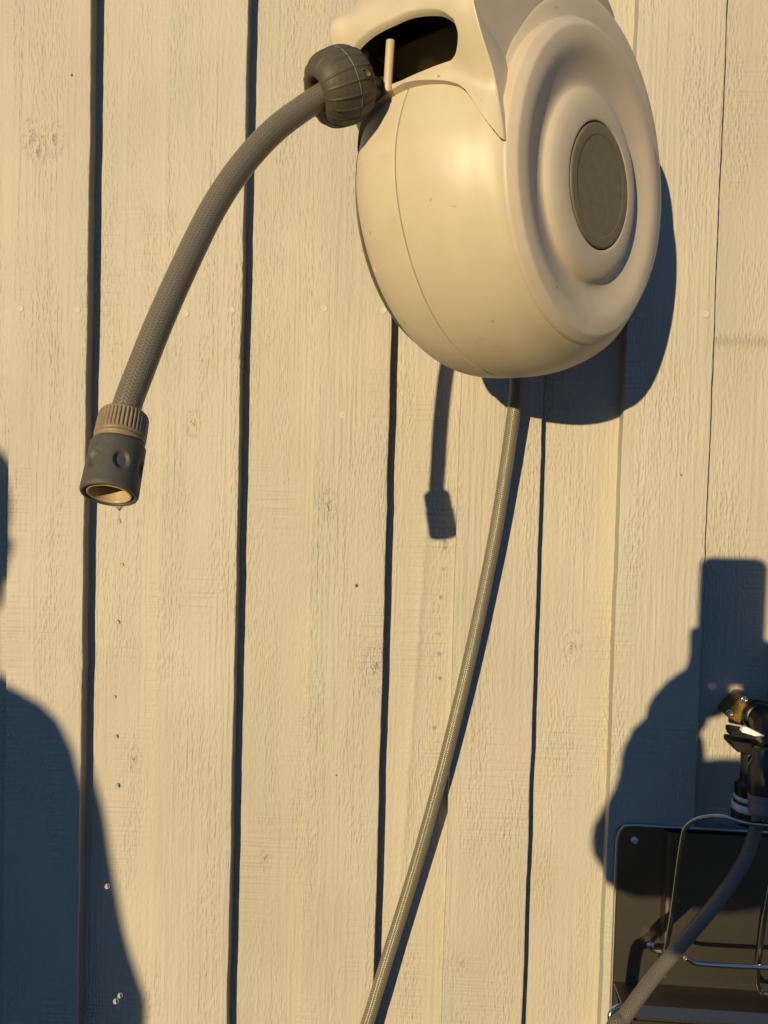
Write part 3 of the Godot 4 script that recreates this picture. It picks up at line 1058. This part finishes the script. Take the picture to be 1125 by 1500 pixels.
func make_tap() -> void:
	var t := thing("water_tap", "black water tap on a bronze diamond plate at the right edge", "tap", Transform3D(Basis(), Vector3(0.316, -0.212, PROUD)))
	var inv := t.transform.affine_inverse()
	var out := Basis(Vector3.RIGHT, Vector3(0, 0, 1), Vector3(0, -1, 0))   # lathe axis away from the wall
	var b := mb()
	plate(b, inv * Transform3D(Basis(), Vector3(0, 0, 0.0005)), round_poly([Vector2(0.2955, -0.2165), Vector2(0.3150, -0.1940), Vector2(0.3400, -0.2140), Vector2(0.3165, -0.2285)], [0.0048, 0.0055, 0.0048, 0.007], 8), 0.0235, 0.0012)
	var fl := part("wall_plate", b, M.brass, t)
	for s in [Vector2(0.3010, -0.2148), Vector2(0.3148, -0.2005)]:
		b = mb()
		lathe(b, inv * Transform3D(out, Vector3(s.x, s.y, 0.0238)), [Vector2(0.0037, 0), Vector2(0.0037, 0.0010), Vector2(0.0030, 0.0016), Vector2(0.0021, 0.0016), Vector2(0.0018, 0.0006), Vector2(0.0009, 0.0006), Vector2(0.0008, 0.0012), Vector2(0, 0.0012)], 24)
		part("screw", b, M.screw, fl)
	b = mb()                                                  # spout that comes out of the plate and turns down
	tube(b, spline([inv * Vector3(0.3270, -0.2150, 0.020), inv * Vector3(0.3275, -0.2170, 0.036), inv * Vector3(0.3270, -0.2225, 0.050), inv * Vector3(0.3255, -0.235, 0.056), inv * Vector3(0.3240, -0.262, 0.056)], 0.002), 0.0125, 28)
	part("tap_body", b, M.black, t)
	b = mb()
	lathe(b, inv * Transform3D(out, Vector3(0.3275, -0.2155, 0.0225)), [Vector2(0.0150, 0), Vector2(0.0158, 0.003), Vector2(0.0158, 0.008), Vector2(0.0140, 0.011), Vector2(0.0120, 0.0115)], 36)
	part("base_collar", b, M.black, t)
	b = mb()                                                  # lever with a pale underside
	plate(b, inv * Transform3D(Basis(), Vector3(0, 0, 0.058)), round_poly([Vector2(0.2985, -0.2165), Vector2(0.3020, -0.2160), Vector2(0.3190, -0.2235), Vector2(0.3190, -0.2270), Vector2(0.2975, -0.2215)], [0.0008], 4), 0.006, 0.0005)
	part("lever_label", b, M.white, t)
	b = mb()
	plate(b, inv * Transform3D(Basis(), Vector3(0, 0, 0.050)), round_poly([Vector2(0.2885, -0.2195), Vector2(0.2965, -0.2202), Vector2(0.3200, -0.2270), Vector2(0.3200, -0.2300), Vector2(0.2885, -0.2262)], [0.0018, 0.001, 0.001, 0.001, 0.0018], 4), 0.014, 0.001)
	part("lever", b, M.black, t)
	b = mb()
	plate(b, inv * Transform3D(Basis(), Vector3(0, 0, 0.046)), round_poly([Vector2(0.2875, -0.2282), Vector2(0.3000, -0.2300), Vector2(0.322, -0.2330), Vector2(0.322, -0.2440), Vector2(0.3010, -0.2410), Vector2(0.2930, -0.2390), Vector2(0.2878, -0.2335)], [0.0022, 0.002, 0.003, 0.003, 0.004, 0.004, 0.003], 5), 0.022, 0.0012)
	part("lever", b, M.black, t)
	# rear outlet with its pale rings
	b = mb()
	var down := Basis(Vector3.RIGHT, Vector3(0.02, -1, 0).normalized(), Vector3(0, 0, -1))
	lathe(b, inv * Transform3D(Basis(Vector3.RIGHT, Vector3.DOWN, Vector3.FORWARD), Vector3(0.3140, -0.236, 0.048)), [Vector2(0, 0), Vector2(0.0095, 0), Vector2(0.0095, 0.036), Vector2(0.0130, 0.0375), Vector2(0.0138, 0.040), Vector2(0.0138, 0.0500), Vector2(0.0128, 0.0515), Vector2(0.0128, 0.0540), Vector2(0.0146, 0.0555), Vector2(0.0146, 0.0590), Vector2(0.0150, 0.0640), Vector2(0.0162, 0.0660), Vector2(0.0162, 0.0760), Vector2(0.0150, 0.0775), Vector2(0, 0.0775)], 40)
	part("rear_outlet", b, M.black, t)
	for q in [[0.0140, 0.0506, 0.0044], [0.0156, 0.0576, 0.0072]]:
		b = mb()
		lathe(b, inv * Transform3D(Basis(Vector3.RIGHT, Vector3.DOWN, Vector3.FORWARD), Vector3(0.3140, -0.236 - q[1], 0.048)), [Vector2(q[0] - 0.002, 0), Vector2(q[0], 0.0003), Vector2(q[0] + 0.0003, q[2] * 0.5), Vector2(q[0], q[2] - 0.0003), Vector2(q[0] - 0.002, q[2])], 40)
		part("pale_ring", b, M.white, t)
	# front outlet, where the hose hangs
	b = mb()
	lathe(b, inv * Transform3D(Basis(Vector3.RIGHT, Vector3(0, -0.985, 0.17).normalized(), Vector3(0, -0.17, -0.985).normalized()), Vector3(0.3120, -0.2290, 0.080)), [Vector2(0, 0), Vector2(0.0085, 0), Vector2(0.0105, 0.002), Vector2(0.0105, 0.0105), Vector2(0.0118, 0.0118), Vector2(0.0122, 0.0135), Vector2(0.0140, 0.016), Vector2(0.0146, 0.0185), Vector2(0.0146, 0.041), Vector2(0.0138, 0.0425), Vector2(0, 0.0425)], 48)
	part("hose_coupling", b, M.black, t)
	b = mb()
	lathe(b, inv * Transform3D(Basis(Vector3.RIGHT, Vector3(0, -0.985, 0.17).normalized(), Vector3(0, -0.17, -0.985).normalized()), Vector3(0.3120, -0.2705, 0.0872)), smooth_profile([Vector2(0.0100, 0), Vector2(0.0146, 0.0002), Vector2(0.0154, 0.0012), Vector2(0.0154, 0.0058), Vector2(0.0149, 0.0063), Vector2(0.0152, 0.0070), Vector2(0.0152, 0.0150), Vector2(0.0140, 0.0172), Vector2(0.0100, 0.0180)], 3), 60)
	part("coupling_nut", b, M.grey, t)
	b = mb()
	bevel_box(b, inv * Transform3D(Basis(), Vector3(0.319, -0.232, 0.066)), Vector3(0.020, 0.016, 0.030), 0.002)
	part("bridge", b, M.black, t)
	# the hose that leaves it
	b = mb()
	tube(b, spline([Vector3(0.3130, -0.2870, 0.0720), Vector3(0.3111, -0.3007, 0.0750), Vector3(0.3043, -0.3193, 0.0800), Vector3(0.2947, -0.3361, 0.0860), Vector3(0.2795, -0.3538, 0.0940), Vector3(0.2619, -0.3708, 0.1030), Vector3(0.2424, -0.3868, 0.1130), Vector3(0.2238, -0.4016, 0.1230), Vector3(0.2053, -0.4154, 0.1340), Vector3(0.1881, -0.4284, 0.1460), Vector3(0.1736, -0.4408, 0.1560), Vector3(0.1609, -0.4535, 0.1640), Vector3(0.150, -0.540, 0.175), Vector3(0.135, -0.70, 0.18), Vector3(0.13, -1.0, 0.18), Vector3(0.14, -1.49, 0.18)], 0.003), 0.0060, 24)
	tag(part("tap_hose", b, M.tap_hose), "dark braided hose hanging from the tap across the steel holder", "hose")


# ================================================================ the two people whose shadows fall on the wall
func field_mesh(b: Dictionary, bones: Array, cell: float, k: float) -> void:
	# bones: [a, b, ra, rb, colour]; summed exponentials of capsule distances, meshed as surface nets
	var lo := Vector3(1e9, 1e9, 1e9)
	var hi := -lo
	for q in bones:
		for e in [[q[0], q[2]], [q[1], q[3]]]:
			var m: float = e[1] + 0.05
			lo = lo.min(e[0] - Vector3(m, m, m))
			hi = hi.max(e[0] + Vector3(m, m, m))
	var n := Vector3i(((hi - lo) / cell).ceil()) + Vector3i.ONE
	var acc := PackedFloat32Array()
	acc.resize(n.x * n.y * n.z)
	for q in bones:
		var a: Vector3 = q[0]
		var ab: Vector3 = q[1] - a
		var l2 := maxf(ab.length_squared(), 1e-9)
		var m := maxf(q[2], q[3]) + 3.0 / k + cell
		var i0 := Vector3i(((a.min(q[1]) - Vector3(m, m, m) - lo) / cell).floor()).maxi(0)
		var i1 := Vector3i(((a.max(q[1]) + Vector3(m, m, m) - lo) / cell).ceil()).min(n - Vector3i.ONE)
		for z in range(i0.z, i1.z + 1):
			for y in range(i0.y, i1.y + 1):
				for x in range(i0.x, i1.x + 1):
					var p := lo + Vector3(x, y, z) * cell
					var t := clampf((p - a).dot(ab) / l2, 0, 1)
					acc[(z * n.y + y) * n.x + x] += exp(-k * (p.distance_to(a + ab * t) - lerpf(q[2], q[3], t)))
	var where := {}
	var pos := PackedVector3Array()
	var sx := 1
	var sy := n.x
	var sz := n.x * n.y
	for z in n.z - 1:
		for y in n.y - 1:
			for x in n.x - 1:
				var o := (z * n.y + y) * n.x + x
				var c := 0
				for d in [0, sx, sy, sx + sy, sz, sx + sz, sy + sz, sx + sy + sz]:
					if acc[o + d] > 1.0:
						c += 1
				if c == 0 or c == 8:
					continue
				var sum := Vector3.ZERO
				var cnt := 0
				for e in [[0, 0, 0, 0], [0, 1, 0, 0], [0, 0, 1, 0], [0, 1, 1, 0], [0, 0, 0, 1], [1, 0, 0, 1], [0, 0, 1, 1], [1, 0, 1, 1], [0, 0, 0, 2], [1, 0, 0, 2], [0, 1, 0, 2], [1, 1, 0, 2]]:
					var f := Vector3i.ZERO
					if e[3] == 0:
						f = Vector3i(0, e[1], e[2])
					elif e[3] == 1:
						f = Vector3i(e[0], 0, e[2])
					else:
						f = Vector3i(e[0], e[1], 0)
					var st: int = [sx, sy, sz][e[3]]
					var p0 := o + f.x * sx + f.y * sy + f.z * sz
					var v0 := -log(maxf(acc[p0], 1e-12))
					var v1 := -log(maxf(acc[p0 + st], 1e-12))
					if (v0 < 0) != (v1 < 0):
						var w := Vector3(f)
						w[e[3]] += v0 / (v0 - v1)
						sum += w
						cnt += 1
				where[o] = pos.size()
				pos.append(lo + (Vector3(x, y, z) + sum / cnt) * cell)
	var tris := PackedInt32Array()
	var nrm := PackedVector3Array()
	nrm.resize(pos.size())
	for o in where:
		for ax in [[sx, sy, sz], [sy, sz, sx], [sz, sx, sy]]:
			var s0: bool = acc[o] > 1.0
			if o + ax[0] >= acc.size() or s0 == (acc[o + ax[0]] > 1.0):
				continue
			var quad := [o, o - ax[1], o - ax[1] - ax[2], o - ax[2]]
			if not quad.all(func(i): return where.has(i)):
				continue
			var id := quad.map(func(i): return where[i])
			for t in ([[0, 2, 1], [0, 3, 2]] if s0 else [[0, 1, 2], [0, 2, 3]]):
				var i0: int = id[t[0]]
				var i1: int = id[t[1]]
				var i2: int = id[t[2]]
				var nn := (pos[i2] - pos[i0]).cross(pos[i1] - pos[i0])
				nrm[i0] += nn
				nrm[i1] += nn
				nrm[i2] += nn
				tris.append_array(PackedInt32Array([i0, i1, i2]))
	var base: int = b.v.size()
	if not b.has("c"):
		b.c = PackedColorArray()
	for i in pos.size():
		b.v.append(pos[i])
		b.n.append(nrm[i].normalized())
		b.uv.append(Vector2.ZERO)
		var best := 1e9
		var col := Color.WHITE
		for q in bones:
			var ab: Vector3 = q[1] - q[0]
			var t := clampf((pos[i] - q[0]).dot(ab) / maxf(ab.length_squared(), 1e-9), 0, 1)
			var d: float = pos[i].distance_to(q[0] + ab * t) - lerpf(q[2], q[3], t)
			if d < best:
				best = d
				col = q[4]
		b.c.append(col)
	for i in tris:
		b.i.append(base + i)


func head_bones(c: Vector3, face: Vector3, skin: Color) -> Array:
	var f := face.normalized()
	var r := f.cross(Vector3.UP).normalized()
	var u := Vector3.UP
	return [
		[c + u * 0.045 - f * 0.022, c + u * 0.035 + f * 0.022, 0.073, 0.068, skin],
		[c - u * 0.030 + f * 0.020, c - u * 0.078 + f * 0.058, 0.056, 0.026, skin],
		[c + u * 0.020 + f * 0.088, c - u * 0.018 + f * 0.107, 0.007, 0.011, skin],
		[c - u * 0.045 + f * 0.087 - r * 0.014, c - u * 0.045 + f * 0.087 + r * 0.014, 0.007, 0.007, skin * 0.8],
		[c + u * 0.032 + f * 0.082 - r * 0.045, c + u * 0.032 + f * 0.088 - r * 0.016, 0.008, 0.008, skin],
		[c + u * 0.032 + f * 0.088 + r * 0.016, c + u * 0.032 + f * 0.082 + r * 0.045, 0.008, 0.008, skin],
		[c + u * 0.012 - r * 0.078 - f * 0.01, c - u * 0.022 - r * 0.074 - f * 0.004, 0.012, 0.008, skin],
		[c + u * 0.012 + r * 0.078 - f * 0.01, c - u * 0.022 + r * 0.074 - f * 0.004, 0.012, 0.008, skin],
		[c - u * 0.05 - f * 0.02, c - u * 0.15 - f * 0.035, 0.054, 0.056, skin],
	]


func person_mesh(bones: Array, head: Array, hands: Array) -> Dictionary:
	var b := mb()
	field_mesh(b, bones, 0.016, 70.0)
	field_mesh(b, head, 0.007, 130.0)
	for h in hands:
		field_mesh(b, h, 0.0045, 320.0)
	return b


func hand_bones(wrist: Vector3, palm: Vector3, tips: Array, skin: Color) -> Array:
	# tips: for each finger [knuckle, middle joint, tip]; the first is the thumb
	var out := [[wrist, wrist.lerp(palm, 0.6), 0.024, 0.026, skin], [wrist.lerp(palm, 0.5), palm, 0.027, 0.022, skin]]
	for k in tips.size():
		var q = tips[k]
		out.append([palm, q[0], 0.015, 0.0105, skin])
		out.append([q[0], q[1], 0.0100, 0.0088, skin])
		out.append([q[1], q[2], 0.0086, 0.0074, skin])
	return out


func make_people() -> void:
	var skin := Color(0.42, 0.27, 0.19)
	var coat := Color(0.030, 0.032, 0.04)
	var jeans := Color(0.03, 0.045, 0.08)
	var shoe := Color(0.02, 0.02, 0.02)
	var mat := plain(Color(1.25, 1.25, 1.25), 0.8)
	mat.vertex_color_use_as_albedo = true
	var hair_mat := plain(Color(0.03, 0.02, 0.014), 0.6)
	# the one who holds the phone
	var g := -1.5
	var E := Vector3(-0.168, -0.268, 0.97)
	var W := Vector3(-0.096, -0.160, 0.850)
	var S := Vector3(-0.088, -0.200, 1.24)
	var S2 := Vector3(0.235, -0.215, 1.24)
	var E2 := Vector3(0.262, -0.43, 1.06)
	var W2 := Vector3(0.014, -0.168, 0.868)
	var bones := [
		[S, S.lerp(E, 0.6), 0.070, 0.066, coat], [S.lerp(E, 0.6), E, 0.066, 0.038, coat], [E, E.lerp(W, 0.8), 0.043, 0.033, coat], [E.lerp(W, 0.8), W, 0.024, 0.022, skin], [S2, E2, 0.054, 0.046, coat], [E2, W2, 0.046, 0.031, coat],
		[Vector3(-0.05, -0.20, 1.26), Vector3(0.185, -0.20, 1.26), 0.060, 0.060, coat], [Vector3(0.068, -0.14, 1.262), Vector3(0.068, -0.24, 1.26), 0.058, 0.09, coat],
		[Vector3(-0.01, -0.30, 1.27), Vector3(0.0, -0.62, 1.29), 0.112, 0.105, coat], [Vector3(0.146, -0.30, 1.27), Vector3(0.136, -0.62, 1.29), 0.112, 0.105, coat],
		[Vector3(-0.012, -0.68, 1.30), Vector3(0.148, -0.68, 1.30), 0.112, 0.112, coat],
		[Vector3(-0.020, -0.74, 1.30), Vector3(-0.035, -1.08, 1.29), 0.084, 0.058, jeans], [Vector3(-0.035, -1.08, 1.29), Vector3(-0.045, g + 0.09, 1.32), 0.056, 0.042, jeans],
		[Vector3(0.156, -0.74, 1.30), Vector3(0.175, -1.08, 1.28), 0.084, 0.058, jeans], [Vector3(0.175, -1.08, 1.28), Vector3(0.185, g + 0.09, 1.32), 0.056, 0.042, jeans],
		[Vector3(-0.045, g + 0.045, 1.33), Vector3(-0.06, g + 0.035, 1.17), 0.045, 0.036, shoe], [Vector3(0.185, g + 0.045, 1.33), Vector3(0.205, g + 0.035, 1.17), 0.045, 0.036, shoe],
	]
	var P := Vector3(-0.076, -0.124, 0.838)
	var left := hand_bones(W, P, [
		[Vector3(-0.062, -0.098, 0.834), Vector3(-0.050, -0.078, 0.828), Vector3(-0.040, -0.060, 0.8215)],
		[Vector3(-0.066, -0.114, 0.828), Vector3(-0.0545, -0.088, 0.816), Vector3(-0.0545, -0.062, 0.804)],
		[Vector3(-0.074, -0.120, 0.826), Vector3(-0.067, -0.112, 0.808), Vector3(-0.052, -0.102, 0.797)],
		[Vector3(-0.066, -0.130, 0.830), Vector3(-0.038, -0.131, 0.818), Vector3(-0.0285, -0.108, 0.814)],
		[Vector3(-0.068, -0.137, 0.834), Vector3(-0.046, -0.138, 0.824), Vector3(-0.020, -0.132, 0.818)]], skin)
	var P2 := Vector3(0.026, -0.106, 0.842)
	var right := hand_bones(W2, P2, [
		[Vector3(0.016, -0.092, 0.838), Vector3(0.004, -0.080, 0.830), Vector3(-0.004, -0.066, 0.8225)],
		[Vector3(0.030, -0.086, 0.832), Vector3(0.026, -0.078, 0.814), Vector3(0.014, -0.076, 0.797)],
		[Vector3(0.030, -0.102, 0.830), Vector3(0.026, -0.097, 0.811), Vector3(0.012, -0.096, 0.797)],
		[Vector3(0.026, -0.116, 0.832), Vector3(0.020, -0.112, 0.812), Vector3(0.008, -0.110, 0.797)],
		[Vector3(0.022, -0.122, 0.838), Vector3(0.004, -0.124, 0.826), Vector3(-0.0085, -0.119, 0.818)]], skin)
	var hc := Vector3(0.068, 0.030, 1.235)
	var face := Vector3(-0.12, -0.06, -1)
	var b := person_mesh(bones, head_bones(hc, face, skin), [left, right])
	var o := part("person", b, mat)
	tag(o, "person in dark coat raising a phone, their arms shading the wall at right", "person")
	b = mb()
	field_mesh(b, [[hc + Vector3(0, 0.062, 0.030), hc + Vector3(0, 0.068, -0.018), 0.073, 0.066, skin], [hc + Vector3(0, 0.03, 0.045), hc + Vector3(0, -0.03, 0.062), 0.064, 0.045, skin]], 0.008, 110.0)
	part("hair", b, hair_mat, o)
	b = mb()
	plate(b, Transform3D(Basis(), Vector3(-0.0225, -0.0500, 0.8055)), round_poly([Vector2(-0.0325, -0.0655), Vector2(0.0325, -0.0655), Vector2(0.0325, 0.0655), Vector2(-0.0325, 0.0655)], [0.011], 8), 0.0078, 0.0012)
	tag(part("phone", b, M.glass), "phone held upright in both hands, shading the wall as a rounded block", "phone")
	# the one further left
	var dx := -1.148
	var z := 1.5
	bones = [
		[Vector3(dx - 0.105, -0.155, z), Vector3(dx - 0.175, -0.43, z + 0.01), 0.058, 0.052, coat], [Vector3(dx - 0.175, -0.43, z + 0.01), Vector3(dx - 0.20, -0.68, z - 0.06), 0.050, 0.036, coat],
		[Vector3(dx + 0.105, -0.155, z), Vector3(dx + 0.172, -0.43, z + 0.01), 0.058, 0.052, coat], [Vector3(dx + 0.172, -0.43, z + 0.01), Vector3(dx + 0.215, -0.68, z - 0.06), 0.050, 0.036, coat],
		[Vector3(dx - 0.075, -0.135, z), Vector3(dx + 0.075, -0.135, z), 0.055, 0.055, coat], [Vector3(dx, -0.06, z), Vector3(dx, -0.2, z), 0.056, 0.09, coat],
		[Vector3(dx - 0.065, -0.24, z), Vector3(dx - 0.075, -0.62, z + 0.02), 0.108, 0.112, coat], [Vector3(dx + 0.065, -0.24, z), Vector3(dx + 0.075, -0.62, z + 0.02), 0.108, 0.112, coat],
		[Vector3(dx - 0.08, -0.68, z + 0.02), Vector3(dx + 0.08, -0.68, z + 0.02), 0.115, 0.115, coat],
		[Vector3(dx - 0.088, -0.74, z), Vector3(dx - 0.10, -1.08, z), 0.086, 0.058, jeans], [Vector3(dx - 0.10, -1.08, z), Vector3(dx - 0.11, g + 0.09, z + 0.03), 0.056, 0.042, jeans],
		[Vector3(dx + 0.088, -0.74, z), Vector3(dx + 0.10, -1.08, z), 0.086, 0.058, jeans], [Vector3(dx + 0.10, -1.08, z), Vector3(dx + 0.11, g + 0.09, z + 0.03), 0.056, 0.042, jeans],
		[Vector3(dx - 0.11, g + 0.045, z + 0.04), Vector3(dx - 0.13, g + 0.035, z - 0.12), 0.045, 0.036, shoe], [Vector3(dx + 0.11, g + 0.045, z + 0.04), Vector3(dx + 0.13, g + 0.035, z - 0.12), 0.045, 0.036, shoe],
	]
	var hands := []
	for s in [-1.0, 1.0]:
		var w := Vector3(dx + s * 0.215, -0.70, z - 0.065)
		var p := Vector3(dx + s * 0.218, -0.775, z - 0.085)
		var fg := [[p + Vector3(-s * 0.012, 0.030, -0.036), p + Vector3(-s * 0.016, 0.004, -0.050), p + Vector3(-s * 0.020, -0.022, -0.052)]]
		for k in 4:
			var q: float = -0.032 + k * 0.021
			var ln: float = [0.068, 0.078, 0.074, 0.058][k]
			fg.append([p + Vector3(0, -0.018, q), p + Vector3(-s * 0.006, -0.018 - ln * 0.55, q * 1.05 - 0.003), p + Vector3(-s * 0.022, -0.018 - ln, q * 1.02 - 0.006)])
		hands.append(hand_bones(w, p, fg, skin))
	hc = Vector3(dx + 0.012, 0.060, z - 0.02)
	b = person_mesh(bones, head_bones(hc, Vector3(0.25, 0, -1), skin), hands)
	o = part("person", b, mat)
	tag(o, "person in dark coat standing apart, shading the wall at lower left", "person")
	b = mb()
	field_mesh(b, [[hc + Vector3(0, 0.062, 0.030), hc + Vector3(0, 0.068, -0.018), 0.073, 0.066, skin], [hc + Vector3(0, 0.03, 0.045), hc + Vector3(0, -0.03, 0.062), 0.064, 0.045, skin]], 0.008, 110.0)
	part("hair", b, hair_mat, o)
